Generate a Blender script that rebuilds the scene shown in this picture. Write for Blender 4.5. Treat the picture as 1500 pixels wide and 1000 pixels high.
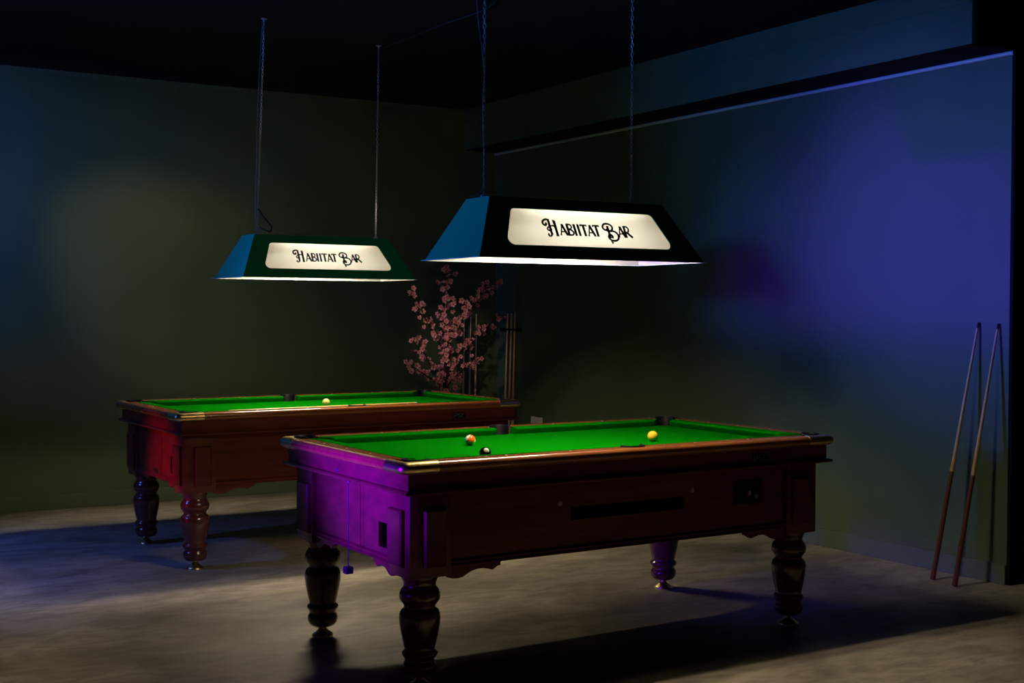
import bpy, bmesh, math, random
from mathutils import Vector, Matrix
PI = math.pi
C = bpy.context.scene.collection
for o in list(bpy.data.objects): bpy.data.objects.remove(o, do_unlink=True)
random.seed(7)

# ------------------------------------------------------------------ camera
cam = bpy.data.cameras.new('camera'); cam.sensor_width = 36; cam.lens = 1897.69 / 1500 * 36
cam.clip_start = 0.05
co = bpy.data.objects.new('camera', cam); C.objects.link(co)
R = Vector((0.85044498, -0.52605624, 0.00285766)); U = Vector((0.00993765, 0.02149635, 0.99971954)); F = Vector((0.52597013, 0.85017807, -0.02350923))
M = Matrix(((R.x, U.x, -F.x, 0), (R.y, U.y, -F.y, 0), (R.z, U.z, -F.z, 1.42538), (0, 0, 0, 1)))
co.matrix_world = M
bpy.context.scene.camera = co

# ------------------------------------------------------------------ world, unseen spots placed for the coloured light, exposure
w = bpy.data.worlds.new('world'); bpy.context.scene.world = w; w.use_nodes = True
w.node_tree.nodes['Background'].inputs[0].default_value = (0.13, 0.10, 0.24, 1)
w.node_tree.nodes['Background'].inputs[1].default_value = 0.022
vs = bpy.context.scene.view_settings
vs.view_transform = 'Standard'; vs.look = 'None'; vs.gamma = 1; vs.exposure = 0.0; vs.use_curve_mapping = False

def spot(name, loc, target, power, color, angle, blend=1.0, radius=0.06):
    l = bpy.data.lights.new(name, 'SPOT'); l.energy = power; l.color = color; l.spot_size = math.radians(angle)
    l.spot_blend = blend; l.shadow_soft_size = radius
    o = bpy.data.objects.new(name, l); C.objects.link(o); o.location = loc
    o.rotation_euler = (Vector(target) - Vector(loc)).to_track_quat('-Z', 'Y').to_euler()
    return o
TUBE = 235.0          # radiance of the tubes inside the two table lamps
spot('blue_wide_spot', (-2.3, 8.75, 1.90), (5.75, 4.3, 2.75), 800, (0.02, 0.19, 1.0), 42, 1.0, 0.30)
spot('blue_lamp_end_fill', (-2.3, 8.60, 1.80), (2.55, 4.55, 1.80), 900, (0.02, 0.22, 1.0), 10, 1.0, 0.10)  # extra unseen beam added to light the nearer lamp's end
spot('blue_lamp_end_fill', (-2.3, 8.60, 1.80), (2.55, 7.25, 1.80), 450, (0.02, 0.22, 1.0), 10, 1.0, 0.10)  # same added beam for the farther lamp's end
spot('blue_spot', (-2.2, 8.70, 1.75), (5.75, 4.75, 1.90), 2500, (0.10, 0.15, 1.0), 17, 1.0, 0.20)
spot('blue_floor_spot', (-1.2, 7.6, 2.75), (0.8, 7.5, 0.0), 300, (0.10, 0.18, 1.0), 58, 1.0, 0.12)
spot('blue_wall_spot', (-0.6, 8.5, 2.6), (1.0, 9.56, 2.30), 330, (0.01, 0.18, 1.0), 62, 1.0, 0.10)
spot('warm_wall_spot', (1.15, 7.7, 2.95), (2.88, 9.56, 1.66), 72, (1.0, 0.74, 0.38), 38, 1.0, 0.05)  # unseen spot added for the warm glow on the back wall
spot('violet_spot', (0.45, 4.46, 0.66), (2.12, 4.66, 0.84), 1350, (0.10, 0.0, 1.0), 37, 1.0, 0.10)
spot('blossom_fill_spot', (1.5, 5.5, 2.95), (5.03, 9.08, 1.22), 170, (1.0, 0.80, 0.68), 10, 1.0, 0.05)  # unseen fill added to brighten the blossoms
spot('red_spot', (-1.0, 6.9, 0.60), (2.1, 7.25, 0.50), 260, (1.0, 0.01, 0.11), 15.5, 1.0, 0.05)

# ------------------------------------------------------------------ materials
def mat(name, color, rough=0.5, metal=0.0, noise=None, bump=0.0, scale=8.0, stretch=(1, 1, 1), coat=0.0, spec=0.5, detail=6.0):
    m = bpy.data.materials.new(name); m.use_nodes = True; nt = m.node_tree; b = nt.nodes['Principled BSDF']
    b.inputs['Base Color'].default_value = (*color, 1); b.inputs['Roughness'].default_value = rough
    b.inputs['Metallic'].default_value = metal; b.inputs['Coat Weight'].default_value = coat
    b.inputs['Specular IOR Level'].default_value = spec
    if noise or bump:
        tc = nt.nodes.new('ShaderNodeTexCoord'); mp = nt.nodes.new('ShaderNodeMapping'); mp.inputs['Scale'].default_value = stretch
        n = nt.nodes.new('ShaderNodeTexNoise'); n.inputs['Scale'].default_value = scale; n.inputs['Detail'].default_value = detail
        nt.links.new(tc.outputs['Object'], mp.inputs[0]); nt.links.new(mp.outputs[0], n.inputs['Vector'])
        if noise:
            r = nt.nodes.new('ShaderNodeValToRGB'); r.color_ramp.elements[0].position = 0.3; r.color_ramp.elements[1].position = 0.7
            r.color_ramp.elements[0].color = (*noise, 1); r.color_ramp.elements[1].color = (*color, 1)
            nt.links.new(n.outputs['Fac'], r.inputs[0]); nt.links.new(r.outputs[0], b.inputs['Base Color'])
        if bump:
            bp = nt.nodes.new('ShaderNodeBump'); bp.inputs['Strength'].default_value = bump; bp.inputs['Distance'].default_value = 0.01
            nt.links.new(n.outputs['Fac'], bp.inputs['Height']); nt.links.new(bp.outputs[0], b.inputs['Normal'])
    return m
def emis(name, color, s):
    m = bpy.data.materials.new(name); m.use_nodes = True; nt = m.node_tree; nt.nodes.clear()
    e = nt.nodes.new('ShaderNodeEmission'); e.inputs[0].default_value = (*color, 1); e.inputs[1].default_value = s
    o = nt.nodes.new('ShaderNodeOutputMaterial'); nt.links.new(e.outputs[0], o.inputs[0]); return m

M_WALL = mat('green_wall_paint', (0.080, 0.122, 0.062), 0.62, noise=(0.071, 0.108, 0.055), bump=0.10, scale=3.0, stretch=(1, 1, 0.25), spec=0.35)
M_BASE = mat('green_baseboard_paint', (0.085, 0.118, 0.070), 0.5)
M_BLACK = mat('black_paint_and_shade', (0.004, 0.004, 0.005), 0.85, spec=0.15)  # end wall paint, also the shade sheet under the bulkhead
M_CEIL = mat('black_ceiling_paint', (0.006, 0.006, 0.008), 0.8, spec=0.2, bump=0.05, scale=20)
M_STRIP = mat('glossy_trim_paint', (0.50, 0.50, 0.52), 0.3)
M_WOOD = mat('mahogany', (0.195, 0.034, 0.025), 0.38, noise=(0.105, 0.017, 0.014), bump=0.02, scale=6.0, stretch=(0.35, 2.0, 5.0), coat=0.06, spec=0.35)
M_RAIL = mat('polished_rail_wood', (0.36, 0.120, 0.032), 0.22, noise=(0.23, 0.065, 0.018), scale=9.0, stretch=(0.3, 4.0, 4.0), coat=0.5)
M_LEG = mat('turned_leg_wood', (0.130, 0.030, 0.022), 0.22, noise=(0.085, 0.018, 0.014), scale=7.0, stretch=(2, 2, 0.6), coat=0.5)
M_BRASS = mat('polished_brass', (0.86, 0.64, 0.28), 0.32, 1.0, bump=0.02, scale=30)
M_STEEL = mat('dull_steel', (0.55, 0.54, 0.52), 0.35, 1.0)
M_CLOTH = mat('green_baize', (0.0015, 0.140, 0.002), 0.95, noise=(0.001, 0.130, 0.0015), bump=0.04, scale=60, spec=0.0)
M_PLASTIC = mat('black_plastic', (0.004, 0.004, 0.006), 0.55, spec=0.15)
M_DARK = mat('dark_recess', (0.006, 0.005, 0.005), 0.8, spec=0.1)
M_TEAL = mat('teal_painted_metal', (0.005, 0.29, 0.155), 0.5, spec=0.2)
M_INNER = mat('white_reflector_paint', (0.36, 0.345, 0.32), 0.6)
M_RIM = mat('pale_rim_edge', (0.30, 0.36, 0.40), 0.4)
M_CHAIN = mat('zinc_chain', (0.88, 0.86, 0.92), 0.4, 0.9)
M_CORD = mat('pale_flex', (0.16, 0.16, 0.16), 0.5)
M_BLKCORD = mat('black_cord', (0.01, 0.01, 0.012), 0.6)
M_LETTER = mat('dark_green_lettering', (0.010, 0.12, 0.06), 0.7)
M_TUBE = emis('lamp_tube', (1.0, 0.87, 0.63), TUBE)
M_MAPLE = mat('maple_shaft', (0.72, 0.46, 0.19), 0.35, noise=(0.62, 0.38, 0.14), scale=20, stretch=(4, 4, 0.3), coat=0.3)
M_BUTT = mat('stained_cue_butt', (0.17, 0.050, 0.020), 0.35, noise=(0.12, 0.03, 0.014), scale=20, stretch=(4, 4, 0.3), coat=0.3)
M_TIP = mat('cue_tip_leather', (0.02, 0.02, 0.025), 0.8)
M_FERR = mat('cue_ferrule', (0.6, 0.55, 0.45), 0.4)
M_CHALK = mat('dark_chalk_block', (0.012, 0.014, 0.022), 0.9)
M_PETAL = mat('pink_petal', (0.95, 0.45, 0.49), 0.7, noise=(0.85, 0.33, 0.38), scale=30)
M_PISTIL = mat('deep_pink_centre', (0.42, 0.05, 0.05), 0.7)
M_BARK = mat('dark_twig_bark', (0.03, 0.018, 0.014), 0.8)
M_LEAF = mat('pale_green_leaf', (0.18, 0.22, 0.15), 0.6)
M_VASE = mat('dark_glazed_vase', (0.02, 0.02, 0.022), 0.3)
M_SOCK = mat('off_white_plastic', (0.85, 0.82, 0.78), 0.45)

def floor_mat():
    m = bpy.data.materials.new('worn_concrete'); m.use_nodes = True; nt = m.node_tree; b = nt.nodes['Principled BSDF']; L = nt.links
    tc = nt.nodes.new('ShaderNodeTexCoord')
    def noise(scale, detail, stretch=(1, 1, 1), dist=0.0):
        mp = nt.nodes.new('ShaderNodeMapping'); mp.inputs['Scale'].default_value = stretch; mp.inputs['Rotation'].default_value = (0, 0, 0.25)
        n = nt.nodes.new('ShaderNodeTexNoise'); n.inputs['Scale'].default_value = scale; n.inputs['Detail'].default_value = detail; n.inputs['Distortion'].default_value = dist
        L.new(tc.outputs['Object'], mp.inputs[0]); L.new(mp.outputs[0], n.inputs['Vector']); return n
    n1 = noise(0.9, 8, (1, 1.6, 1), 0.8); n2 = noise(4.5, 10, (1, 2.2, 1), 1.2); n3 = noise(14, 6, (0.5, 3.0, 1))
    r1 = nt.nodes.new('ShaderNodeValToRGB'); e = r1.color_ramp.elements
    e[0].position = 0.33; e[0].color = (0.23, 0.188, 0.138, 1); e[1].position = 0.68; e[1].color = (0.54, 0.465, 0.355, 1)
    r2 = nt.nodes.new('ShaderNodeValToRGB'); e = r2.color_ramp.elements
    e[0].position = 0.36; e[0].color = (0.55, 0.54, 0.53, 1); e[1].position = 0.60; e[1].color = (1.0, 1.0, 1.0, 1)
    r3 = nt.nodes.new('ShaderNodeValToRGB'); e = r3.color_ramp.elements
    e[0].position = 0.28; e[0].color = (0.35, 0.34, 0.33, 1); e[1].position = 0.40; e[1].color = (1, 1, 1, 1)
    L.new(n1.outputs['Fac'], r1.inputs[0]); L.new(n2.outputs['Fac'], r2.inputs[0]); L.new(n3.outputs['Fac'], r3.inputs[0])
    mx = nt.nodes.new('ShaderNodeMixRGB'); mx.blend_type = 'MULTIPLY'; mx.inputs[0].default_value = 0.8
    L.new(r1.outputs[0], mx.inputs[1]); L.new(r2.outputs[0], mx.inputs[2])
    mx2 = nt.nodes.new('ShaderNodeMixRGB'); mx2.blend_type = 'MULTIPLY'; mx2.inputs[0].default_value = 0.5
    L.new(mx.outputs[0], mx2.inputs[1]); L.new(r3.outputs[0], mx2.inputs[2])
    L.new(mx2.outputs[0], b.inputs['Base Color'])
    mr = nt.nodes.new('ShaderNodeMapRange'); mr.inputs[3].default_value = 0.42; mr.inputs[4].default_value = 0.62
    L.new(n2.outputs['Fac'], mr.inputs[0]); L.new(mr.outputs[0], b.inputs['Roughness'])
    bp = nt.nodes.new('ShaderNodeBump'); bp.inputs['Strength'].default_value = 0.12; bp.inputs['Distance'].default_value = 0.01
    L.new(n2.outputs['Fac'], bp.inputs['Height']); L.new(bp.outputs[0], b.inputs['Normal'])
    b.inputs['Specular IOR Level'].default_value = 0.35
    return m
M_FLOOR = floor_mat()

def sign_mat(clear):      # opal acrylic: lets the tubes' light through and glows a little itself
    m = bpy.data.materials.new('opal_acrylic'); m.use_nodes = True; nt = m.node_tree; nt.nodes.clear(); L = nt.links
    t = nt.nodes.new('ShaderNodeBsdfTranslucent'); t.inputs[0].default_value = (0.37, 0.385, 0.41, 1)
    d = nt.nodes.new('ShaderNodeBsdfDiffuse'); d.inputs[0].default_value = (0.5, 0.47, 0.38, 1)
    e = nt.nodes.new('ShaderNodeEmission'); e.inputs[0].default_value = (1.0, 0.82, 0.48, 1); e.inputs[1].default_value = 0.22
    a = nt.nodes.new('ShaderNodeMixShader'); a.inputs[0].default_value = 0.35
    L.new(t.outputs[0], a.inputs[1]); L.new(d.outputs[0], a.inputs[2])
    s = nt.nodes.new('ShaderNodeAddShader'); L.new(a.outputs[0], s.inputs[0]); L.new(e.outputs[0], s.inputs[1])
    if clear:
        tr = nt.nodes.new('ShaderNodeBsdfTransparent'); tr.inputs[0].default_value = (1.0, 0.9, 0.7, 1); mm = nt.nodes.new('ShaderNodeMixShader'); mm.inputs[0].default_value = clear
        L.new(s.outputs[0], mm.inputs[1]); L.new(tr.outputs[0], mm.inputs[2]); s = mm
    o = nt.nodes.new('ShaderNodeOutputMaterial'); L.new(s.outputs[0], o.inputs[0]); return m
M_SIGN = sign_mat(0.0); M_SIGN_BACK = sign_mat(0.42)  # unseen back panel made partly clear to throw tube light behind the lamp

def ball_mat(name, base, stripe=None, spotc=None):
    m = bpy.data.materials.new(name); m.use_nodes = True; nt = m.node_tree; b = nt.nodes['Principled BSDF']; L = nt.links
    b.inputs['Roughness'].default_value = 0.12; b.inputs['Base Color'].default_value = (*base, 1)
    if stripe or spotc:
        tc = nt.nodes.new('ShaderNodeTexCoord'); nz = nt.nodes.new('ShaderNodeVectorMath'); nz.operation = 'NORMALIZE'
        L.new(tc.outputs['Object'], nz.inputs[0]); sx = nt.nodes.new('ShaderNodeSeparateXYZ'); L.new(nz.outputs[0], sx.inputs[0])
        v = sx.outputs['Z']
        if stripe:
            ab = nt.nodes.new('ShaderNodeMath'); ab.operation = 'ABSOLUTE'; L.new(v, ab.inputs[0]); v = ab.outputs[0]
        gt = nt.nodes.new('ShaderNodeMath'); gt.operation = 'GREATER_THAN'; gt.inputs[1].default_value = 0.62 if stripe else 0.88
        L.new(v, gt.inputs[0]); mx = nt.nodes.new('ShaderNodeMixRGB'); L.new(gt.outputs[0], mx.inputs[0])
        mx.inputs[1].default_value = (*base, 1); mx.inputs[2].default_value = (*(stripe or spotc), 1)
        L.new(mx.outputs[0], b.inputs['Base Color'])
    return m

# ------------------------------------------------------------------ mesh helpers
class MB:
    def __init__(s): s.v = []; s.f = []; s.mi = []; s.cur = 0
    def add(s, vs, fs):
        k = len(s.v); s.v += [tuple(p) for p in vs]; s.f += [tuple(i + k for i in f) for f in fs]; s.mi += [s.cur] * len(fs); return s
    def box(s, x0, x1, y0, y1, z0, z1, bev=0.0):
        if bev <= 0:
            return s.add([(x0, y0, z0), (x1, y0, z0), (x1, y1, z0), (x0, y1, z0), (x0, y0, z1), (x1, y0, z1), (x1, y1, z1), (x0, y1, z1)],
                         [(3, 2, 1, 0), (4, 5, 6, 7), (0, 1, 5, 4), (1, 2, 6, 5), (2, 3, 7, 6), (3, 0, 4, 7)])
        bm = bmesh.new(); bmesh.ops.create_cube(bm, size=1.0)
        for v in bm.verts: v.co = Vector(((x0 + x1) / 2 + v.co.x * (x1 - x0), (y0 + y1) / 2 + v.co.y * (y1 - y0), (z0 + z1) / 2 + v.co.z * (z1 - z0)))
        bmesh.ops.bevel(bm, geom=list(bm.edges), offset=bev, segments=2, affect='EDGES', profile=0.5)
        bm.verts.index_update(); s.add([v.co[:] for v in bm.verts], [[v.index for v in f.verts] for f in bm.faces]); bm.free(); return s
    def loft(s, rings, closed=True, caps=True):
        n = len(rings[0]); vs = [p for r in rings for p in r]; fs = []
        for i in range(len(rings) - 1):
            for j in range(n if closed else n - 1):
                a = i * n + j; b = i * n + (j + 1) % n; fs.append((a, b, b + n, a + n))
        if caps: fs.append(tuple(range(n))[::-1]); fs.append(tuple(range((len(rings) - 1) * n, len(rings) * n)))
        return s.add(vs, fs)
    def lathe(s, prof, cx=0, cy=0, seg=28):
        return s.loft([[(cx + r * math.cos(2 * PI * k / seg), cy + r * math.sin(2 * PI * k / seg), z) for k in range(seg)] for r, z in prof])
    def prism(s, poly, t0, t1, fn):
        n = len(poly)
        return s.loft([[fn(a, b, t0) for a, b in poly], [fn(a, b, t1) for a, b in poly]])
    def tube(s, pts, r, seg=8):
        pts = [Vector(p) for p in pts]; rings = []; up = Vector((0, 0, 1))
        for i, p in enumerate(pts):
            d = (pts[min(i + 1, len(pts) - 1)] - pts[max(i - 1, 0)]).normalized()
            a = d.cross(up); a = a.normalized() if a.length > 1e-3 else Vector((1, 0, 0)); b = d.cross(a).normalized()
            rr = r[i] if isinstance(r, (list, tuple)) else r
            rings.append([tuple(p + (a * math.cos(2 * PI * k / seg) + b * math.sin(2 * PI * k / seg)) * rr) for k in range(seg)])
        return s.loft(rings)
    def build(s, name, mats, parent=None, smooth=None, loc=None):
        me = bpy.data.meshes.new(name); me.from_pydata(s.v, [], s.f)
        for m in (mats if isinstance(mats, (list, tuple)) else [mats]): me.materials.append(m)
        for p, i in zip(me.polygons, s.mi): p.material_index = i
        bm = bmesh.new(); bm.from_mesh(me); bmesh.ops.remove_doubles(bm, verts=bm.verts, dist=1e-6)
        bmesh.ops.recalc_face_normals(bm, faces=bm.faces); bm.to_mesh(me); bm.free()
        if smooth:
            me.shade_smooth(); me.set_sharp_from_angle(angle=math.radians(smooth))
        o = bpy.data.objects.new(name, me); C.objects.link(o)
        if parent: o.parent = parent
        if loc: o.location = loc
        return o
def tag(o, label, cat, group=None):
    o['label'] = label; o['category'] = cat
    if group: o['group'] = group
    return o
def thing(name, label, cat, loc=(0, 0, 0), rz=0, group=None):
    o = bpy.data.objects.new(name, None); C.objects.link(o); o.location = loc; o.rotation_euler = (0, 0, rz); o.empty_display_size = 0.1
    return tag(o, label, cat, group)
def struct(name, mb, m, label, smooth=None):
    o = mb.build(name, m, smooth=smooth); o['kind'] = 'structure'; o['label'] = label; return o
def copy_tree(o, parent=None):
    c = o.copy(); C.objects.link(c); c.parent = parent
    for ch in list(o.children): copy_tree(ch, c)
    return c

# ------------------------------------------------------------------ the room
XW, YB, HC, YE, ZS, XB = 5.7521, 9.562, 3.1234, 4.3551, 2.7831, 5.434
struct('floor', MB().box(-5, 10, -3, YB + 0.2, -0.1, 0), M_FLOOR, 'worn grey brown concrete floor')
struct('ceiling', MB().box(-5, 10, -3, YB + 0.2, HC, HC + 0.1), M_CEIL, 'black painted ceiling')
struct('wall_back', MB().box(-5, XW + 0.2, YB, YB + 0.2, 0, HC), M_WALL, 'dark green back wall')
struct('wall_right', MB().box(XW, XW + 0.2, YE + 0.02, YB, 0, ZS + 0.1), M_WALL, 'dark green right wall washed with blue light')
m = MB(); m.box(XB, XW + 0.2, YE + 0.02, YB, ZS, HC)
struct('wall_bulkhead', m, M_WALL, 'green bulkhead overhanging the right wall')
m = MB(); m.box(XB + 0.006, XW, YE + 0.021, YB, ZS - 0.003, ZS + 0.002)  # black sheet put in for the shade of the unlit soffit
struct('soffit_shade_sheet', m, M_BLACK, 'thin black sheet standing in for the shade under the bulkhead')
m = MB(); m.box(XW, 10, YE, YE + 0.02, 0, HC); m.box(XB, XW, YE, YE + 0.02, ZS, HC)
struct('wall_end', m, M_BLACK, 'black painted return wall at the right edge')
m = MB(); m.tube([(XW - 0.012, YE + 0.002, ZS - 0.016), (XW - 0.012, YB, ZS - 0.016)], 0.012, 12)
struct('trim_1', m, M_STRIP, 'slim glossy cornice strip along the top of the right wall', smooth=50)
m = MB(); m.box(XB - 0.004, XB, YE + 0.02, YB, HC - 0.128, HC); m.box(XB - 0.0045, XB, YE + 0.02, YB, HC - 0.1285, HC - 0.126)
struct('trim_3', m, M_WALL, 'flat green band along the top of the bulkhead')
struct('baseboard_back', MB().box(-5, XW, YB - 0.014, YB, 0, 0.105, 0.003), M_BASE, 'green baseboard on the back wall')
struct('baseboard_right', MB().box(XW - 0.014, XW, YE + 0.02, YB - 0.014, 0, 0.105, 0.003), M_BASE, 'green baseboard on the right wall')
struct('trim_4', MB().box(-5, XB, YB - 0.01, YB, HC - 0.03, HC), M_BASE, 'thin cornice on the back wall')

# ------------------------------------------------------------------ pool tables
AR, BR = 1.10, 0.596            # outer half length / width at the rails
ZBED, ZT = 0.835, 0.870
def arc(cx, cy, r, a0, a1, n): return [(cx + r * math.cos(a0 + (a1 - a0) * k / n), cy + r * math.sin(a0 + (a1 - a0) * k / n)) for k in range(n + 1)]
def rail_profile(din, grow=0.0):
    r = 0.0225 + grow; zc = 0.8475
    p = [(din, ZT - 0.002 + grow), (0.034, ZT + grow)]
    p += [(0.0225 - r * math.sin(t), zc + r * math.cos(t)) for t in [PI * k / 10 for k in range(11)]]
    p += [(din, 0.825 - grow)]
    return p
def plate_with_hole(mb, a0, a1, z0, z1, holes, t0, t1, fn):
    # a board with rectangular openings: stacked boxes around sorted holes
    def bx(p0, p1, q0, q1):
        mb.prism([(p0, q0), (p1, q0), (p1, q1), (p0, q1)], t0, t1, fn)
    if not holes: bx(a0, a1, z0, z1); return
    x = a0
    for (h0, h1, k0, k1) in holes:
        bx(x, h0, z0, z1); bx(h0, h1, z0, k0); bx(h0, h1, k1, z1); x = h1
    bx(x, a1, z0, z1)
def tray(mb, a0, a1, z0, z1, t0, t1, fn, w=0.004):
    for p0, p1, q0, q1 in ((a0 - w, a0, z0 - w, z1 + w), (a1, a1 + w, z0 - w, z1 + w), (a0, a1, z0 - w, z0), (a0, a1, z1, z1 + w)):
        mb.prism([(p0, q0), (p1, q0), (p1, q1), (p0, q1)], t0, t1, fn)
    mb.prism([(a0 - w, z0 - w), (a1 + w, z0 - w), (a1 + w, z1 + w), (a0 - w, z1 + w)], t1, t1 + w * (1 if t1 > t0 else -1), fn)

def make_table():
    T = thing('pool_table', 'x', 'pool table')
    # slate bed with pocket notches
    out = []
    for sx, sy, a0 in ((1, 1, PI), (-1, 1, 1.5 * PI), (-1, -1, 0), (1, -1, PI / 2)):
        pass
    r = 0.042
    hx, hy = 1.008, 0.512
    P = []
    P += [(-hx + 0.055, -hy)] + [(-0.04, -hy)] + [(-0.04 * math.cos(t), -hy + 0.028 * math.sin(t)) for t in [PI * k / 8 for k in range(1, 8)]] + [(0.04, -hy), (hx - 0.055, -hy)]
    P += [(hx - 0.055 * math.sin(t) if False else hx - 0.055 * math.cos(t * 1.0), -hy + 0.06 * math.sin(t)) for t in [PI / 2 * k / 6 for k in range(1, 6)]]
    P += [(hx, -hy + 0.06), (hx, hy - 0.06)]
    P += [(hx - 0.055 * math.sin(t), hy - 0.06 * math.cos(t)) for t in [PI / 2 * k / 6 for k in range(1, 6)]]
    P += [(hx - 0.055, hy), (0.04, hy)] + [(0.04 * math.cos(t), hy - 0.028 * math.sin(t)) for t in [PI * k / 8 for k in range(1, 8)]] + [(-0.04, hy), (-hx + 0.055, hy)]
    P += [(-hx + 0.055 * math.cos(t), hy - 0.06 * math.sin(t)) for t in [PI / 2 * k / 6 for k in range(1, 6)]]
    P += [(-hx, hy - 0.06), (-hx, -hy + 0.06)]
    P += [(-hx + 0.055 * math.sin(t), -hy + 0.06 * math.cos(t)) for t in [PI / 2 * k / 6 for k in range(1, 6)]]
    MB().prism(P, 0.805, ZBED, lambda a, b, t: (a, b, t)).build('cloth_bed', M_CLOTH, T)
    # cushions: 4 long, 2 short
    NX, NY, BX, BY = 0.947, 0.462, 1.010, 0.507
    def cushion(a0n, a1n, a0b, a1b, fn):
        rings = []
        rows = [(1.0, ZT - 0.001), (0.0, ZT - 0.004), (-0.04, ZT - 0.008), (0.0, ZT - 0.014), (0.28, ZBED - 0.001), (1.0, ZBED - 0.001)]
        A = [[], []]
        for k in (0, 1):
            for q, z in rows:
                n, b = (a0n, a0b) if k == 0 else (a1n, a1b)
                A[k].append(fn(n + (b - n) * q, q, z))
        MB().loft(A).build('cushion', M_CLOTH, T)
    for sx in (-1, 1):
        for sy in (-1, 1):
            cushion(sx * 0.054, sx * 0.892, sx * 0.047, sx * 0.948, lambda a, q, z, sy=sy: (a, sy * (NY + (BY - NY) * q), z))
    for sx in (-1, 1):
        cushion(-0.405, 0.405, -0.462, 0.462, lambda a, q, z, sx=sx: (sx * (NX + (BX - NX) * q), a, z))
    # wooden rails
    rp, rx = 0.073, 0.047
    def din(x):
        return 0.09 if abs(x) >= rx else min(0.09, rp - math.sqrt(rx * rx - x * x))
    stations = sorted(set([-0.945, -0.5, 0.5, 0.945] + [rx * math.sin(t) for t in [-PI / 2 + PI * k / 12 for k in range(13)]] + [-rx - 0.0005, rx + 0.0005]))
    for sy in (-1, 1):
        rings = [[(x, sy * (BR - d), z) for d, z in rail_profile(din(x))] for x in stations]
        MB().loft(rings).build('rail', M_RAIL, T, 40)
    for sx in (-1, 1):
        rings = [[(sx * (AR - d), y, z) for d, z in rail_profile(0.09)] for y in (-0.455, 0.455)]
        MB().loft(rings).build('rail', M_RAIL, T, 40)
    # brass corner caps
    for sx in (-1, 1):
        for sy in (-1, 1):
            prof = rail_profile(0.040, 0.0016); rc = 0.03; rings = []
            def path(d):
                pts = [(AR - 0.158, BR - d)]
                if d < rc:
                    for k in range(7):
                        t = PI / 2 - PI / 2 * k / 6; pts.append((AR - rc + (rc - d) * math.cos(t), BR - rc + (rc - d) * math.sin(t)))
                else: pts += [(AR - d, BR - d)] * 7
                return pts + [(AR - d, BR - 0.150)]
            cols = [path(d) for d, z in prof]
            for k in range(len(cols[0])):
                rings.append([(sx * cols[j][k][0], sy * cols[j][k][1], prof[j][1]) for j in range(len(prof))])
            cap = MB().loft(rings).build('corner_cap', M_BRASS, T, 40); cap['label'] = 'polished brass corner cap'
    # pocket liners
    def pocket(cx, cy, rad, a0, a1):
        rings = []; n = 18
        sec = [(rad - 0.004, 0.800), (rad - 0.003, ZT + 0.001), (rad, ZT + 0.006), (rad + 0.006, ZT + 0.006), (rad + 0.008, ZT + 0.001), (rad + 0.003, 0.865), (rad, 0.800)]
        for k in range(n + 1):
            t = a0 + (a1 - a0) * k / n
            rings.append([(cx + q * math.cos(t), cy + q * math.sin(t), z) for q, z in sec])
        mb = MB().loft(rings)
        mb.loft([[(cx + rad * 0.99 * math.cos(2 * PI * k / 20), cy + rad * 0.99 * math.sin(2 * PI * k / 20), z) for k in range(20)] for z in (0.796, 0.800)])
        o = mb.build('pocket', M_PLASTIC, T, 50); o['label'] = 'black plastic pocket liner'
    for sy in (-1, 1): pocket(0, sy * 0.522, 0.046, sy * PI / 2 - 1.75, sy * PI / 2 + 1.75)
    for sx in (-1, 1):
        for sy in (-1, 1):
            a = math.atan2(sy, sx); pocket(sx * 1.004, sy * 0.514, 0.044, a - 2.15, a + 2.15)
    # rail sights
    for x in (-0.62, -0.32, 0.32, 0.62):
        for sy in (-1, 1): MB().lathe([(0.005, ZT - 0.003), (0.005, ZT + 0.0005), (0.003, ZT + 0.001)], x, sy * (BR - 0.055), 10).build('rail_sight', M_STEEL, T)
    for y in (-0.22, 0, 0.22):
        for sx in (-1, 1): MB().lathe([(0.005, ZT - 0.003), (0.005, ZT + 0.0005), (0.003, ZT + 0.001)], sx * (AR - 0.055), y, 10).build('rail_sight', M_STEEL, T)
    # apron boards with bead
    def bead(fn, L):
        mb = MB(); mb.cur = 0
        sec = [(0.0, 0.7625), (0.0, 0.828), (-0.03, 0.828), (-0.03, 0.747), (0.012, 0.747), (0.018, 0.7495), (0.021, 0.7545), (0.018, 0.7600), (0.012, 0.7625)]
        mb.loft([[fn(s * (L + max(o, -0.03)), o, z) for o, z in sec] for s in (-1, 1)]); return mb
    for sy in (-1, 1): bead(lambda a, o, z: (a, sy * (0.574 + o), z), 1.0618).build('apron_board', M_WOOD, T, 40)
    for sx in (-1, 1): bead(lambda a, o, z: (sx * (1.0618 + o), a, z), 0.574).build('apron_board', M_WOOD, T, 40)
    # cabinet
    AC, BC = 1.0366, 0.5359
    MB().box(-0.93, 0.93, -0.43, 0.43, 0.465, 0.79).build('cabinet_core', M_DARK, T)
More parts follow.
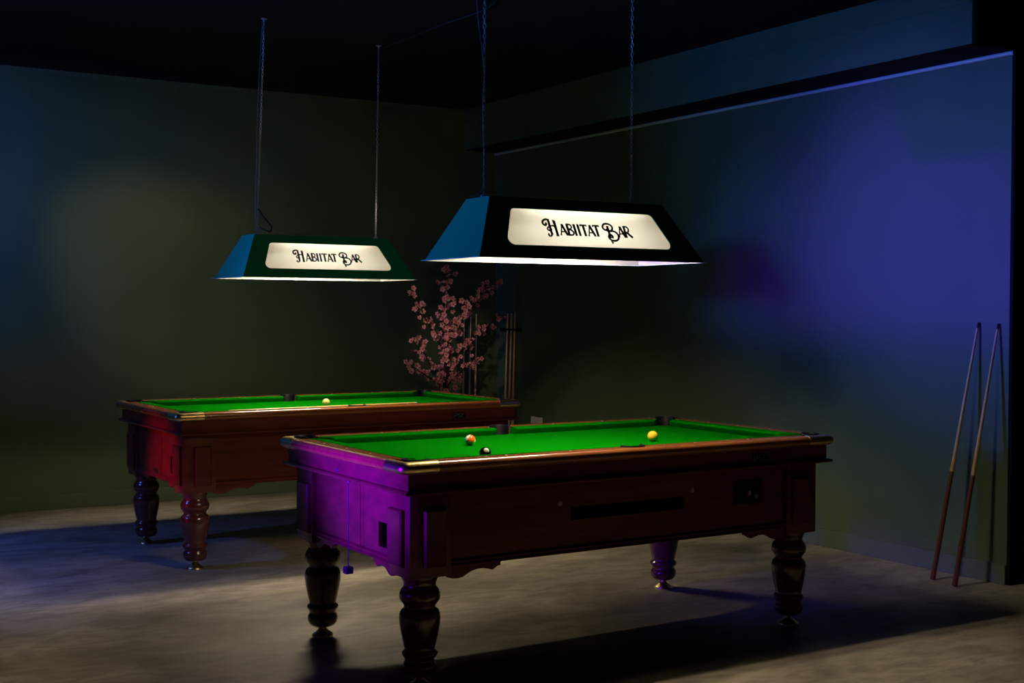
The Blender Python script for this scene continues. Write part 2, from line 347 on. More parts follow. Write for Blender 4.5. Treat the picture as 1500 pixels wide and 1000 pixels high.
    for sx in (-1, 1):
        for sy in (-1, 1):
            x0, x1 = sorted((sx * (AC - 0.178), sx * AC)); y0, y1 = sorted((sy * (BC - 0.165), sy * BC))
            MB().box(x0, x1, y0, y1, 0.427, 0.7475, 0.003).build('corner_post', M_WOOD, T, 40)
            # raised panels on both outer faces
            def panel(a0, a1, z0, z1, base, fn, t=0.018, b=0.012):
                rings = [[(a0, z0), (a1, z0), (a1, z1), (a0, z1)], [(a0, z0), (a1, z0), (a1, z1), (a0, z1)],
                         [(a0 + b * .4, z0 + b * .4), (a1 - b * .4, z0 + b * .4), (a1 - b * .4, z1 - b * .4), (a0 + b * .4, z1 - b * .4)],
                         [(a0 + b, z0 + b), (a1 - b, z0 + b), (a1 - b, z1 - b), (a0 + b, z1 - b)]]
                hs = [-0.002, 0.014, t + 0.002, t]
                MB().loft([[fn(a, base + h, z) for a, z in rg] for rg, h in zip(rings, hs)]).build('raised_panel', M_WOOD, T, 30)
            panel(0.384, 0.496, 0.468, 0.682, AC, lambda a, h, z, sx=sx, sy=sy: (sx * h, sy * a, z))
            panel(0.888, 0.980, 0.468, 0.682, BC, lambda a, h, z, sx=sx, sy=sy: (sx * a, sy * h, z))
    lo, hi = 0.457, 0.7475
    hole_e = [(-0.361, -0.235, 0.508, 0.605)]
    hole_s = [(-0.30, 0.285, 0.588, 0.640)]
    # end panels (the coin end has the cue ball return opening)
    for sx in (-1, 1):
        mb = MB(); fn = lambda a, z, t, sx=sx: (sx * t, a, z)
        plate_with_hole(mb, -BC + 0.165, BC - 0.165, lo, hi, hole_e if sx < 0 else [], 1.000, 1.016, fn); mb.build('end_panel', M_WOOD, T)
    mb = MB(); tray(mb, -0.361, -0.235, 0.508, 0.605, 0.998, 0.945, lambda a, z, t: (-t, a, z)); mb.build('ball_return', M_DARK, T)
    for sy in (-1, 1):
        mb = MB(); fn = lambda a, z, t, sy=sy: (a, sy * t, z)
        plate_with_hole(mb, -AC + 0.178, AC - 0.178, lo, hi, hole_s if sy < 0 else [], 0.500, 0.516, fn); mb.build('side_panel', M_WOOD, T)
    mb = MB(); tray(mb, -0.30, 0.285, 0.588, 0.640, 0.498, 0.445, lambda a, z, t: (a, -t, z)); mb.build('ball_window', M_DARK, T)
    # panel bottom mouldings
    def mould(fn, L):
        sec = [(-0.002, 0.459), (0.014, 0.459), (0.017, 0.463), (0.014, 0.468), (0.009, 0.470), (0.009, 0.475), (0.012, 0.478), (0.009, 0.482), (-0.002, 0.485)]
        return MB().loft([[fn(s * L, o, z) for o, z in sec] for s in (-1, 1)])
    for sy in (-1, 1): mould(lambda a, o, z: (a, sy * (0.516 + o), z), AC - 0.178).build('panel_moulding', M_WOOD, T, 40)
    for sx in (-1, 1): mould(lambda a, o, z: (sx * (1.016 + o), a, z), BC - 0.165).build('panel_moulding', M_WOOD, T, 40)
    # centre joint strip of the end panels
    for sx in (-1, 1):
        x0, x1 = sorted((sx * 1.015, sx * 1.0185)); MB().box(x0, x1, -0.071, -0.059, 0.486, 0.745).build('joint_strip', M_WOOD, T)
    # scalloped brackets
    S = [(0.0, 0.459), (0.0, 0.416), (0.018, 0.411), (0.04, 0.409), (0.062, 0.412), (0.078, 0.421), (0.10, 0.431), (0.125, 0.4365), (0.15, 0.437), (0.172, 0.433), (0.194, 0.426), (0.205, 0.432), (0.218, 0.440), (0.23, 0.4415), (0.232, 0.459)]
    for sx in (-1, 1):
        for sy in (-1, 1):
            MB().prism(S, 0.494, 0.516, lambda a, z, t, sx=sx, sy=sy: (sx * (AC - 0.176 - a), sy * t, z)).build('scalloped_bracket', M_WOOD, T)
            MB().prism([(a * 0.8, z) for a, z in S], 0.994, 1.016, lambda a, z, t, sx=sx, sy=sy: (sx * t, sy * (BC - 0.163 - a), z)).build('scalloped_bracket', M_WOOD, T)
    # legs with feet
    prof = [(0.055, 0.440), (0.072, 0.438), (0.074, 0.425), (0.068, 0.412), (0.062, 0.398), (0.062, 0.386), (0.070, 0.376), (0.077, 0.362), (0.079, 0.347), (0.076, 0.334), (0.067, 0.322), (0.060, 0.312), (0.061, 0.303),
            (0.071, 0.295), (0.077, 0.283), (0.079, 0.268), (0.078, 0.248), (0.074, 0.222), (0.068, 0.192), (0.062, 0.166), (0.0575, 0.148), (0.060, 0.142), (0.067, 0.136), (0.0695, 0.130), (0.066, 0.122), (0.058, 0.112), (0.0555, 0.105),
            (0.060, 0.098), (0.065, 0.088), (0.066, 0.076), (0.062, 0.062), (0.052, 0.050), (0.040, 0.044), (0.022, 0.042)]
    ftp = [(0.016, 0.046), (0.016, 0.034), (0.020, 0.028), (0.030, 0.019), (0.042, 0.011), (0.046, 0.006), (0.046, 0.0)]
    for sx in (-1, 1):
        for sy in (-1, 1):
            l = MB().lathe(prof).build('leg', M_LEG, T, 60, (sx * 0.9505, sy * 0.4542, 0))
            f = MB().lathe(ftp).build('foot', M_BRASS, l, 60); f['label'] = 'small brass levelling foot'
    # locks, coin plate, badge
    def lock(fn):
        mb = MB(); n = 14
        for r0, t0, t1 in ((0.011, -0.002, 0.003), (0.0065, 0.003, 0.006)):
            mb.loft([[fn(r0 * math.cos(2 * PI * k / n), r0 * math.sin(2 * PI * k / n), t) for k in range(n)] for t in (t0, t1)])
        o = mb.build('lock', M_STEEL, T, 40); o['label'] = 'round metal lock'
    lock(lambda a, b, t: (-1.0618 - t, 0.055 + a, 0.778 + b))
    lock(lambda a, b, t: (-0.354 + a, -0.516 - t, 0.659 + b)); lock(lambda a, b, t: (0.325 + a, -0.516 - t, 0.664 + b))
    cp = MB().box(0.560, 0.720, -0.522, -0.514, 0.585, 0.685, 0.002).build('coin_plate', M_PLASTIC, T); cp['label'] = 'black coin mechanism plate'
    MB().box(0.630, 0.650, -0.532, -0.521, 0.620, 0.642, 0.003).build('coin_slide', M_BRASS, cp)
    mb = MB(); mb.loft([[(0.685 + q * math.cos(2 * PI * k / 12), -t, 0.616 + q * math.sin(2 * PI * k / 12)) for k in range(12)] for q, t in ((0.010, 0.520), (0.010, 0.526), (0.006, 0.529))]); mb.build('coin_lock', M_STEEL, cp)
    bd = MB().box(0.615, 0.702, -0.578, -0.573, 0.772, 0.806, 0.001).build('badge', M_PLASTIC, T); bd['label'] = 'small dark maker plate with worn silver letters'
    mb = MB()
    def seg(u0, u1, v0, v1): mb.box(0.621 + u0 * 0.074, 0.621 + u1 * 0.074, -0.5795, -0.5775, 0.777 + v0 * 0.025, 0.777 + v1 * 0.025)
    for s in ((0, .05, 0, 1), (.05, .30, .9, 1), (.25, .30, .45, .9), (.05, .30, .40, .5),
              (.40, .64, .9, 1), (.40, .45, .5, .9), (.45, .64, .42, .52), (.59, .64, .1, .42), (.40, .64, 0, .1),
              (.74, 1, .9, 1), (.74, .79, .1, .9), (.74, 1, 0, .1)): seg(*s)
    mb.build('badge_letters', M_STEEL, bd)
    return T
T1 = make_table()
T2 = copy_tree(T1)
T1.location = (3.22454, 4.79524, 0); T1.rotation_euler = (0, 0, 0.00374)
T2.location = (3.20705, 7.4347, 0); T2.rotation_euler = (0, 0, 0.00934)
tag(T1, 'nearer mahogany pool table, its end lit violet, with three balls on green cloth', 'pool table', 'pool tables')
tag(T2, 'farther mahogany pool table, its end lit red, standing in front of the back wall', 'pool table', 'pool tables')
pl = MB().box(-1.036, -1.0150, -0.085, 0.030, 0.487, 0.520, 0.001).build('name_plate', M_BRASS, T2); pl['label'] = 'tarnished name plate'
mb = MB()
for k in range(5): mb.box(-1.0375, -1.0355, 0.016 - k * 0.021, 0.022 - k * 0.021, 0.493, 0.514)
mb.build('worn_lettering', M_DARK, pl)

# ------------------------------------------------------------------ lamps over the tables
LA, LB, TA, TB, LH = 0.5501, 0.2379, 0.4287, 0.0985, 0.2500
SL = math.hypot(LB - TB, LH)                       # slant height of the long faces
def ribbon(mb, pts, w, fn, t0, t1):
    """stroke a polyline (u, v[, width]) into a thin solid ribbon"""
    P = [Vector((p[0], p[1])) for p in pts]; W = [p[2] if len(p) > 2 else w for p in pts]; W = [q * 1.45 + 0.0024 for q in W]; Lf, Rt = [], []
    for i, p in enumerate(P):
        d = (P[min(i + 1, len(P) - 1)] - P[max(i - 1, 0)]).normalized(); n = Vector((-d.y, d.x)) * W[i] / 2
        Lf.append(p + n); Rt.append(p - n)
    for i in range(len(P) - 1):
        q = [Lf[i], Lf[i + 1], Rt[i + 1], Rt[i]]
        mb.prism([(a.x, a.y) for a in q], t0, t1, fn)
def curve(ctrl, n=8):
    out = []
    for i in range(len(ctrl) - 1):
        p0 = ctrl[max(i - 1, 0)]; p1 = ctrl[i]; p2 = ctrl[i + 1]; p3 = ctrl[min(i + 2, len(ctrl) - 1)]
        for k in range(n):
            t = k / n
            out.append(tuple(0.5 * ((2 * p1[j]) + (-p0[j] + p2[j]) * t + (2 * p0[j] - 5 * p1[j] + 4 * p2[j] - p3[j]) * t * t + (-p0[j] + 3 * p1[j] - 3 * p2[j] + p3[j]) * t ** 3) for j in range(len(p1))))
    return out + [tuple(ctrl[-1])]
def serif(mb, u, v, wd, fn): ribbon(mb, [(u - wd, v), (u + wd, v)], 0.0022, fn, 0.0, 0.0012)
def lettering(fn):
    mb = MB(); K, N = 0.0058, 0.0022       # thick and thin strokes
    v0, v1 = 0.113, 0.166; hgt = v1 - v0
    def st(pts, w=K): ribbon(mb, pts, w, fn, 0.0, 0.0012)
    def A(u, w=0.033):
        st([(u, v0), (u + w * .47, v1)], N); st([(u + w * .45, v1), (u + w * .92, v0)]); st([(u + w * .18, v0 + hgt * .30), (u + w * .74, v0 + hgt * .30)], N)
        serif(mb, u, v0 + .001, .004, fn); serif(mb, u + w * .92, v0 + .001, .0048, fn)
    def B(u, w=0.027):
        st([(u + .004, v0), (u + .004, v1)])
        st(curve([(u, v1 - .001), (u + w * .6, v1 - .001), (u + w * .85, v1 - .010), (u + w * .7, v0 + hgt * .62), (u + .006, v0 + hgt * .54)]), 0.0030)
        st(curve([(u + .006, v0 + hgt * .54), (u + w * .75, v0 + hgt * .46), (u + w, v0 + hgt * .24), (u + w * .7, v0 + .002), (u, v0 + .001)]), 0.0036)
    def I(u):
        st([(u, v0), (u, v1)]); serif(mb, u, v0 + .001, .005, fn); serif(mb, u, v1 - .001, .005, fn)
    def T(u, w=0.031):
        st([(u + w / 2, v0), (u + w / 2, v1)]); st([(u, v1 - .0015), (u + w, v1 - .0015)], 0.003); serif(mb, u + w / 2, v0 + .001, .005, fn)
        st([(u + .001, v1), (u + .001, v1 - .008)], N); st([(u + w - .001, v1), (u + w - .001, v1 - .008)], N)
    def Rr(u, w=0.036):
        st([(u + .005, v0), (u + .005, v1)]); serif(mb, u + .005, v0 + .001, .005, fn)
        st(curve([(u, v1 - .001), (u + w * .5, v1 - .001), (u + w * .72, v1 - .012), (u + w * .55, v0 + hgt * .50), (u + .006, v0 + hgt * .44)]), 0.0034)
        st([(u + w * .36, v0 + hgt * .46), (u + w, v0 - .001)])
    # big swash H
    h0, h1 = 0.108, 0.184
    st([(-0.184, h0 + .004), (-0.184, h1 - .004)]); st([(-0.158, h0), (-0.158, h1 - .004)], 0.0066); serif(mb, -0.158, h0 + .001, .007, fn); serif(mb, -0.160, h1 - .004, .006, fn)
    st(curve([(-0.180, h1 - .002), (-0.196, h1 + .001), (-0.211, h1 - .007), (-0.2135, h1 - .020), (-0.205, h1 - .027), (-0.198, h1 - .021), (-0.202, h1 - .015)]), 0.0046)
    st(curve([(-0.184, h0 + .010), (-0.187, h0 + .001), (-0.196, h0 - .002), (-0.201, h0 + .004), (-0.197, h0 + .009)]), 0.0036)
    st(curve([(-0.158, .150), (-0.170, .156), (-0.186, .152), (-0.198, .143), (-0.196, .134), (-0.186, .132), (-0.180, .138), (-0.184, .143)]), 0.0030)
    A(-0.140); B(-0.104, 0.028); I(-0.066); I(-0.047); T(-0.036); A(-0.004); T(0.026)
    # big swash B
    b0, b1 = 0.094, 0.176
    st([(0.101, b0 + .012), (0.101, b1 - .010)])
    st(curve([(0.094, .146), (0.084, .146), (0.076, .155), (0.079, .167), (0.092, b1), (0.110, b1 - .001), (0.123, b1 - .010), (0.122, .150), (0.108, .141), (0.096, .141), (0.093, .147), (0.098, .151)]), 0.0042)
    st(curve([(0.108, .141), (0.130, .139), (0.143, .124), (0.139, .104), (0.122, b0), (0.103, b0 + .002), (0.093, b0 + .013), (0.096, b0 + .025), (0.106, b0 + .029), (0.113, b0 + .021), (0.110, b0 + .012)]), 0.0046)
    st(curve([(0.104, b0 + .002), (0.101, b0 - .006), (0.105, b0 - .011)]), 0.0026)
    st(curve([(0.103, b0 - .009), (0.107, b0 - .013)]), 0.0055)
    A(0.148); Rr(0.179)
    return mb
def hole_poly():
    """sign opening on a long face, coordinates (u along the lamp, v up the slope), rounded corners"""
    cs = [(-0.415, 0.056), (0.415, 0.056), (0.347, 0.234), (-0.347, 0.234)]; rr = [0.030, 0.022, 0.034, 0.022]; rr = [0.030, 0.030, 0.026, 0.026]
    out = []
    for i in range(4):
        p = Vector(cs[i]); a = (Vector(cs[i - 1]) - p).normalized(); b = (Vector(cs[(i + 1) % 4]) - p).normalized()
        half = math.acos(max(-1, min(1, a.dot(b)))) / 2; d = rr[i] / math.tan(half)
        c = p + (a + b).normalized() * rr[i] / math.sin(half)
        s0 = p + a * d - c; s1 = p + b * d - c; a0 = math.atan2(s0.y, s0.x); a1 = math.atan2(s1.y, s1.x)
        while a1 - a0 > PI: a1 -= 2 * PI
        while a1 - a0 < -PI: a1 += 2 * PI
        for k in range(7):
            t = a0 + (a1 - a0) * k / 6; out.append((c.x + rr[i] * math.cos(t), c.y + rr[i] * math.sin(t)))
    return out
HP = hole_poly()
def face_fn(sy):
    c, s = (LB - TB) / SL, LH / SL                  # inward and upward per unit of slope
    def fn(u, v, t):                                # t = outward from the face
        return (u if sy < 0 else -u, sy * (LB - c * v + s * t), s * v + c * t)
    return fn
def make_lamp():
    root = thing('billiard_lamp', 'x', 'lamp'); th = 0.003
    # shade: two long faces with openings, two end faces, roof, bottom rim
    mb = MB()
    for sy in (-1, 1):
        fn = face_fn(sy)
        outer = [(-LA, 0.0), (LA, 0.0), (TA, SL), (-TA, SL)]
        # bridge the outer trapezoid and the opening: connect each opening vertex to its nearest outer boundary point
        n = len(HP); H = HP
        def side_pt(i):
            q = i // 7; k = (i % 7) / 6
            a, b = outer[q], outer[(q + 1) % 4]
            return outer[q]
        for t, m_i in ((0.0, 0), (-th, 1)):
            mb.cur = m_i
            vs = [fn(a, b, t) for a, b in H] + [fn(a, b, t) for a, b in outer]; fs = []
            for i in range(n):
                j = (i + 1) % n; q, q2 = i // 7, j // 7
                if q == q2: fs.append((i, j, n + q))
                else: fs.append((i, j, n + q2, n + q))
            mb.add(vs, fs)
        mb.cur = 0
        mb.loft([[fn(a, b, 0.0) for a, b in H], [fn(a, b, -th) for a, b in H]], True, False)
    for sx in (-1, 1):
        for off, m_i in ((0.0, 0), (-th, 1)):
            mb.cur = m_i
            mb.add([(sx * (LA + off), -LB - off * 0, 0), (sx * (LA + off), LB, 0), (sx * (TA + off), TB, LH), (sx * (TA + off), -TB, LH)], [(0, 1, 2, 3)])
    for z, m_i in ((LH, 0), (LH - th, 1)):
        mb.cur = m_i; mb.add([(-TA, -TB, z), (TA, -TB, z), (TA, TB, z), (-TA, TB, z)], [(0, 1, 2, 3)])
    mesh = mb
    me = bpy.data.meshes.new('shade'); me.from_pydata(mesh.v, [], mesh.f); me.materials.append(M_TEAL); me.materials.append(M_INNER)
    for p, i in zip(me.polygons, mesh.mi): p.material_index = i
    sh = bpy.data.objects.new('shade', me); C.objects.link(sh); sh.parent = root; sh['label'] = 'dark teal tapered metal shade, white inside'
    # rolled rim
    mb = MB(); e = 0.012
    for x0, x1, y0, y1 in ((-LA - e, LA + e, -LB - e, -LB + 0.004), (-LA - e, LA + e, LB - 0.004, LB + e), (-LA - e, -LA + 0.004, -LB + 0.004, LB - 0.004), (LA - 0.004, LA + e, -LB + 0.004, LB - 0.004)):
        mb.box(x0, x1, y0, y1, -0.0025, 0.0005)
    mb.build('rim', M_RIM, root)
    # lit sign panels with lettering, and a slim frame
    for sy in (-1, 1):
        fn = face_fn(sy)
        sp = MB().prism(HP, -0.0045, -0.0015, fn).build('sign_panel', M_SIGN if sy < 0 else M_SIGN_BACK, root); sp['label'] = 'glowing cream sign panel'
        fn2 = (lambda u, v, t, fn=fn: fn(u, v, t - 0.0012))
        lt = lettering(fn2).build('lettering', M_LETTER, sp); lt['label'] = 'dark green ornamental lettering reading HABIITAT BAR'
        mb = MB(); n = len(HP); cx = sum(p[0] for p in HP) / n; cy = sum(p[1] for p in HP) / n
        ring = []
        for i in range(n):
            p = Vector(HP[i]); d = (Vector(HP[(i + 1) % n]) - Vector(HP[i - 1])).normalized(); nn = Vector((d.y, -d.x))
            ring.append((p, nn))
        rr = [[fn(*(p + nn * o), h) for o, h in ((0.003, -0.001), (0.003, 0.0015), (-0.002, 0.0015), (-0.002, -0.001))] for p, nn in ring]
        mb.loft(rr + [rr[0]], True, False); mb.build('sign_frame', M_TEAL, root)
    for y in (-0.045, 0.045):
        tb = MB().tube([(-0.28, y, 0.160), (0.28, y, 0.160)], 0.013, 12).build('lamp_tube', M_TUBE, root, 60); tb['label'] = 'white light tube'
        for sx in (-1, 1): MB().box(min(sx * 0.28, sx * 0.305), max(sx * 0.28, sx * 0.305), y - 0.014, y + 0.014, 0.146, 0.192, 0.002).build('tube_holder', M_INNER, root)
    MB().box(-0.33, 0.33, -0.055, 0.055, 0.190, LH - 0.004).build('tube_tray', M_INNER, root)
    return root
def chain(a, b, parent):
    a, b = Vector(a), Vector(b); L = (b - a).length; pitch = 0.0195; n = max(2, int(L / pitch)); d = (b - a).normalized()
    x = d.cross(Vector((0, 1, 0))).normalized(); y = d.cross(x).normalized(); mb = MB(); ns, nr = 10, 4
    rnd = random.Random(3)
    tw = 0.4
    for i in range(n):
        c = a + d * (L * (i + 0.5) / n); tw += rnd.uniform(-.12, .12); ang = tw + (PI / 2 if i % 2 else 0); s = x * math.cos(ang) + y * math.sin(ang); nn = d.cross(s)
        vs = []; fs = []
        for k in range(ns):
            t = 2 * PI * k / ns; o = s * (0.0052 * math.cos(t)) + d * (0.0115 * math.sin(t)); e = (s * math.cos(t) + d * math.sin(t)).normalized()
            for m_ in range(nr):
                q = 2 * PI * m_ / nr; vs.append(c + o + (e * math.cos(q) + nn * math.sin(q)) * 0.0017)
        for k in range(ns):
            for m_ in range(nr): fs.append((k * nr + m_, ((k + 1) % ns) * nr + m_, ((k + 1) % ns) * nr + (m_ + 1) % nr, k * nr + (m_ + 1) % nr))
        mb.add(vs, fs)
    return mb.build('chain', M_CHAIN, parent, 60)
def hook(mb, p):
    mb.lathe([(0.02, p[2]), (0.02, p[2] - 0.004), (0.006, p[2] - 0.006), (0.004, p[2] - 0.02)], p[0], p[1], 12)

L1 = make_lamp(); L2 = copy_tree(L1)
z1, z2 = 1.6367, 1.6150
L1.location = (3.0889, 4.5579, z1); L1.rotation_euler = (0, 0, -0.0258)
L2.location = (3.1012, 7.2514, z2); L2.rotation_euler = (0, 0, 0.0085)
tag(L1, 'larger looking teal chain-hung lamp over the nearer pool table', 'lamp', 'billiard lamps')
tag(L2, 'smaller looking teal chain-hung lamp over the farther pool table', 'lamp', 'billiard lamps')
def hang(root, z, pts):
    inv = (Matrix.Translation(root.location) @ root.rotation_euler.to_matrix().to_4x4()).inverted()
    for lx, top in pts:
        a = Vector((lx, 0, LH)); b = inv @ Vector(top)
        chain(a, b, root)
        mb = MB(); hook(mb, b); hook_o = mb.build('ceiling_hook', M_CHAIN, root)
        mb = MB().tube([a + Vector((-0.012, 0, -0.004)), a + Vector((-0.011, 0, 0.008)), a + Vector((0, 0, 0.016)), a + Vector((0.011, 0, 0.008)), a + Vector((0.012, 0, -0.004))], 0.003, 6); mb.build('hanging_loop', M_CHAIN, root)
    return inv
i1 = hang(L1, z1, [(-0.40, (2.692, 4.568, HC)), (0.335, (3.428, 4.549, HC))])
i2 = hang(L2, z2, [(-0.375, (2.76, 7.215, HC)), (0.395, (3.66, 7.55, HC))])
# flexes: follow the left chain, then drop to the roof
def flex(root, pts, r, m_): 
    o = MB().tube(curve([tuple(p) for p in pts], 6), r, 6).build('flex', m_, root, 60); o['label'] = 'thin pale electric flex'
flex(L1, [(-0.47, -0.02, LH + 0.004), (-0.44, -0.02, LH + 0.010), (-0.405, -0.01, LH + 0.045), (-0.398, 0, LH + 0.12), (-0.404, 0, LH + 0.38), (-0.398, 0.0, LH + 0.52), (-0.425, 0.004, LH + 0.72), (-0.43, 0.004, LH + 0.85), (-0.41, 0, LH + 1.1), (-0.40, 0.01, LH + 1.232)], 0.0026, M_CORD)
flex(L2, [(-0.02, 0.02, LH + 0.002), (-0.035, 0.02, LH + 0.022), (-0.10, 0.02, LH + 0.020), (-0.20, 0.0, LH + 0.006), (-0.30, -0.03, LH + 0.012), (-0.345, -0.02, LH + 0.035), (-0.372, -0.01, LH + 0.06), (-0.385, 0, LH + 0.13), (-0.378, 0, LH + 0.4), (-0.37, -0.01, LH + 0.8), (-0.35, -0.03, LH + 1.25)], 0.0026, M_CORD)
o = MB().tube(curve([(-0.375, -0.01, LH + 0.155), (-0.34, -0.02, LH + 0.105), (-0.298, -0.02, LH + 0.060), (-0.292, -0.02, LH + 0.035), (-0.315, -0.02, LH + 0.022), (-0.36, -0.01, LH + 0.045)], 6), 0.0045, 8).build('flex_loop', M_BLKCORD, L2, 60)
o['label'] = 'black loop of slack cable'
cb = MB().tube(curve([(3.665, 7.90, HC - 0.006), (3.683, 7.853, HC - 0.006), (3.706, 7.397, HC - 0.006), (3.699, 6.755, HC - 0.006), (3.68, 6.144, HC - 0.006), (3.2, 5.2, HC - 0.006), (2.70, 4.59, HC - 0.006)], 6), 0.004, 6).build('ceiling_cable', M_BLKCORD, smooth=60)
tag(cb, 'thin cable running across the black ceiling between the two lamps', 'cable')

# ------------------------------------------------------------------ balls
def ball(x, y, m_, label, rot=(0, 0, 0)):
    me = bpy.data.meshes.new('pool_ball'); bm = bmesh.new(); bmesh.ops.create_uvsphere(bm, u_segments=32, v_segments=20, radius=0.024); bm.to_mesh(me); bm.free()
    me.materials.append(m_); me.shade_smooth(); o = bpy.data.objects.new('pool_ball', me); C.objects.link(o); o.location = (x, y, ZBED + 0.024); o.rotation_euler = rot
    return tag(o, label, 'ball', 'pool balls')
def rot_to(v): return Vector(v).to_track_quat('Z', 'Y').to_euler()
ball(2.830, 4.921, ball_mat('orange_ball', (0.85, 0.13, 0.015), stripe=(0.85, 0.78, 0.60)), 'orange and white striped ball on the nearer table', rot_to((-0.72, 0.27, 0.62)))
ball(2.620, 4.436, ball_mat('black_ball', (0.008, 0.008, 0.010), spotc=(0.85, 0.80, 0.68)), 'black ball with a white spot on the nearer table', rot_to((-0.15, -0.75, 0.62)))
ball(3.638, 4.662, ball_mat('yellow_ball', (0.86, 0.52, 0.03)), 'bright yellow ball on the nearer table')
ball(3.228, 7.396, ball_mat('cream_ball', (0.80, 0.60, 0.22)), 'pale yellow ball on the farther table')

# ------------------------------------------------------------------ cues
def cue(foot, tip, label, group, butt_frac=0.42, r0=0.0145, r1=0.0062, all_light=False):
    foot, tip = Vector(foot), Vector(tip); L = (tip - foot).length
    root = thing('pool_cue', label, 'cue', foot, 0, group); root.rotation_mode = 'QUATERNION'; root.rotation_quaternion = (tip - foot).to_track_quat('Z', 'Y')
    ra = lambda s: r0 + (r1 - r0) * s
    MB().lathe([(r0 * 0.8, 0), (r0, 0.004), (ra(butt_frac), L * butt_frac)], seg=16).build('butt', M_MAPLE if all_light else M_BUTT, root, 40)
    MB().lathe([(ra(butt_frac), L * butt_frac), (ra(.7), L * .7), (r1, L - 0.030)], seg=16).build('shaft', M_MAPLE, root, 40)
    MB().lathe([(r1, L - 0.030), (r1, L - 0.010)], seg=12).build('ferrule', M_TIP if not all_light else M_FERR, root, 40)
    MB().lathe([(r1, L - 0.010), (r1 * 0.95, L - 0.003), (r1 * 0.6, L)], seg=12).build('tip', M_TIP, root, 40)
    return root
cue((5.525, 4.664, 0.003), (5.743, 4.561, 1.372), 'left one of two cues leaning against the blue-lit right wall', 'cues leaning on the right wall')
cue((5.485, 4.488, 0.003), (5.743, 4.436, 1.366), 'right one of two cues leaning against the right wall, nearest its end', 'cues leaning on the right wall')
for (f, t, lb) in (((5.655, 9.281), (5.742, 9.349, 1.416), 'pale cue in the corner rack, leftmost of the three right of the corner'),
                   ((5.655, 9.215), (5.742, 9.287, 1.416), 'pale cue in the corner rack, middle of the three right of the corner'),
                   ((5.655, 9.151), (5.742, 9.232, 1.428), 'pale cue in the corner rack, rightmost of the three right of the corner')):
    cue((f[0], f[1], 0.003), t, lb, 'cues in the corner', all_light=True, r0=0.013)
for (f, t, lb) in (((5.364, 9.46), (5.435, 9.552, 1.369), 'cue on the back wall behind the blossoms, leftmost of three'),
                   ((5.419, 9.46), (5.498, 9.552, 1.386), 'cue on the back wall behind the blossoms, middle of three'),
                   ((5.482, 9.46), (5.553, 9.552, 1.409), 'cue on the back wall right of the blossoms, rightmost of three')):
    cue((f[0], f[1], 0.003), t, lb, 'cues in the corner', all_light=True, r0=0.013)
rk = thing('cue_rack', 'black wall rack holding three pale cues right of the corner', 'rack', (XW, 9.28, 1.27))
MB().tube([(-0.040, -0.13, 0), (-0.040, 0.13, 0)], 0.008, 8).build('front_bar', M_PLASTIC, rk, 60)
for y in (-0.13, 0.13): MB().box(-0.050, 0, y - 0.008, y + 0.008, -0.014, 0.014, 0.002).build('bracket', M_PLASTIC, rk)
cue((2.485, 7.060, ZBED + 0.014), (3.795, 7.268, ZBED + 0.0075), 'pale cue lying on the cloth of the farther table', None, all_light=True, r0=0.0135, r1=0.007)

# ------------------------------------------------------------------ chalk on a string at the violet-lit table end
ck = thing('hanging_chalk', 'dark chalk block hanging on a thin black string from the nearer table end', 'chalk', (2.1366, 4.681, 0.385))
MB().tube([(0, 0, 0.026), (0.001, 0.0005, 0.2), (0, 0, 0.366)], 0.0022, 6).build('string', M_BLKCORD, ck)
MB().box(-0.016, 0.016, -0.016, 0.016, 0, 0.028, 0.003).build('chalk_block', M_CHALK, ck)
MB().box(-0.002, 0.006, -0.004, 0.004, 0.360, 0.368, 0.001).build('string_pin', M_STEEL, ck)

# ------------------------------------------------------------------ wall sockets
sk = thing('wall_socket', 'off-white double socket plate low on the right wall by the corner', 'socket', (XW, 8.90, 0.44))
for y, a in ((0.043, 0.10), (-0.043, -0.10)):
    p = MB().box(-0.012, 0, -0.043, 0.043, 0, 0.118, 0.003).build('plate', M_SOCK, sk, None, (0, y, 0)); p.rotation_euler = (a * 0.6, 0, 0)
    for z in (0.035, 0.075): MB().box(-0.0135, -0.011, -0.018, 0.018, z, z + 0.022, 0.001).build('switch', M_SOCK, p)

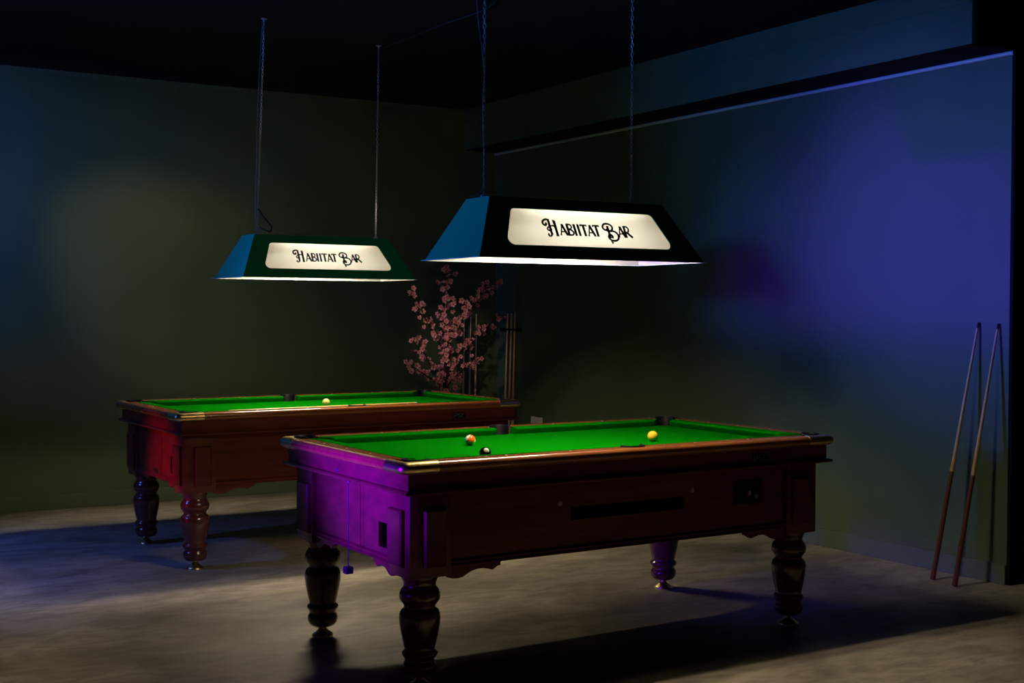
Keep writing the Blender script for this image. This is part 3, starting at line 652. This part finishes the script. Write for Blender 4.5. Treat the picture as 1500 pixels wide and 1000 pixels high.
# ------------------------------------------------------------------ cherry blossoms behind the farther table
BP = Vector((4.977, 9.08, 0))
bt = thing('blossom_plant', 'tall arrangement of pink artificial blossom branches in the dark corner', 'flowers', BP)
MB().lathe([(0.07, 0), (0.10, 0.03), (0.115, 0.18), (0.10, 0.36), (0.06, 0.46), (0.055, 0.50), (0.065, 0.52), (0.055, 0.515), (0.045, 0.46), (0.02, 0.40)]).build('vase', M_VASE, bt, 50)
BRS = [[(4.977, 0.42), (4.977, 0.771), (5.008, 0.962), (4.977, 1.181), (5.007, 1.453), (5.025, 1.617), (5.019, 1.791)],
       [(4.977, 0.80), (4.964, 1.072), (4.853, 1.236), (4.743, 1.398), (4.671, 1.505), (4.599, 1.569)],
       [(4.977, 0.76), (4.955, 0.908), (4.841, 0.982), (4.744, 1.129), (4.683, 1.221)],
       [(4.977, 0.66), (4.950, 0.826), (4.866, 0.894), (4.762, 0.967), (4.689, 1.012)],
       [(4.99, 1.0), (4.999, 1.153), (5.089, 1.289), (5.151, 1.454), (5.227, 1.553), (5.31, 1.571)],
       [(4.99, 1.06), (5.089, 1.278), (5.227, 1.427), (5.342, 1.51), (5.4, 1.599), (5.504, 1.634), (5.57, 1.668)],
       [(4.977, 0.70), (5.008, 0.907), (5.114, 1.097), (5.228, 1.206), (5.356, 1.299), (5.505, 1.388)],
       [(4.977, 0.66), (4.99, 0.826), (5.115, 0.96), (5.19, 1.013), (5.228, 1.068)],
       [(5.0, 0.9), (5.04, 1.05), (5.06, 1.2), (5.10, 1.33), (5.20, 1.40)]]
DEP = [(-.02, .03), (0, -.16), (0, -.10), (0, .10), (.02, -.14), (.02, .12), (0, -.05), (0, -.16), (.0, .08)]
rnd = random.Random(11)
def flower_mesh(k):
    mb = MB(); rr = random.Random(k); n = 5
    for q in range(n):
        a = 2 * PI * q / n + rr.uniform(-.1, .1); ca, sa = math.cos(a), math.sin(a); tl = rr.uniform(0.25, 0.8)
        def P(rad, side, h): return (rad * ca - side * sa, rad * sa + side * ca, h)
        r = 0.024 * rr.uniform(.85, 1.1)
        mb.add([P(0.002, 0, 0), P(r * .55, -0.0095, r * .35 * tl), P(r * .95, -0.0065, r * .8 * tl), P(r, 0, r * .75 * tl), P(r * .95, 0.0065, r * .8 * tl), P(r * .55, 0.0095, r * .35 * tl), P(r * .55, 0, r * .22 * tl)],
               [(0, 1, 6), (1, 2, 6), (2, 3, 6), (3, 4, 6), (4, 5, 6), (5, 0, 6)])
    mb.cur = 1
    mb.lathe([(0.0045, -0.002), (0.006, 0.004), (0.003, 0.009)], seg=6)
    o = mb.build('blossom', [M_PETAL, M_PISTIL]); me = o.data; bpy.data.objects.remove(o); return me
FM = [flower_mesh(k) for k in range(4)]
mb = MB(); mb.add([(0, 0, 0), (0.012, -0.007, 0.004), (0.026, 0, 0.002), (0.012, 0.007, 0.004), (0.012, 0, -0.001)], [(0, 1, 4), (1, 2, 4), (2, 3, 4), (3, 0, 4)])
o = mb.build('leaf', M_LEAF); LM = o.data; bpy.data.objects.remove(o)
for bi, (pts, (d0, d1)) in enumerate(zip(BRS, DEP)):
    n = len(pts); P3 = [Vector((p[0], 9.08 + d0 + (d1 - d0) * i / (n - 1), p[1])) - BP for i, p in enumerate(pts)]
    cv = [Vector(p) for p in curve([tuple(p) for p in P3], 6)]; N = len(cv)
    MB().tube(cv, [0.009 - 0.0065 * i / (N - 1) for i in range(N)], 6).build('branch', M_BARK, bt, 60)
    # blossoms along the branch, denser towards the middle
    dist = 0.0; nxt = 0.20 if bi == 0 else (0.16 if bi in (1, 4, 5, 8) else 0.12)
    nxt = 0.30 if bi == 0 else nxt
    for i in range(1, N):
        seg = (cv[i] - cv[i - 1]); dist += seg.length
        while dist >= nxt:
            nxt += 0.0095 if bi == 0 else 0.0165
            spread = 0.034 if bi == 0 else 0.026
            if rnd.random() < 0.12: continue
            p = cv[i] + Vector((rnd.gauss(0, spread), rnd.gauss(0, spread), rnd.gauss(0, spread * 0.7)))
            f = bpy.data.objects.new('blossom', FM[rnd.randrange(4)]); C.objects.link(f); f.parent = bt; f.location = p
            d = Vector((rnd.gauss(-0.3, .6), rnd.gauss(-0.9, .5), rnd.gauss(0.25, .5))); f.rotation_euler = d.to_track_quat('Z', 'Y').to_euler(); s = rnd.uniform(.75, 1.15); f.scale = (s, s, s)
            if rnd.random() < 0.28:
                l = bpy.data.objects.new('leaf', LM); C.objects.link(l); l.parent = bt; l.location = p + Vector((rnd.gauss(0, .02), rnd.gauss(0, .02), rnd.gauss(0, .02)))
                l.rotation_euler = (rnd.uniform(-1, 1), rnd.uniform(-1, 1), rnd.uniform(0, 6))
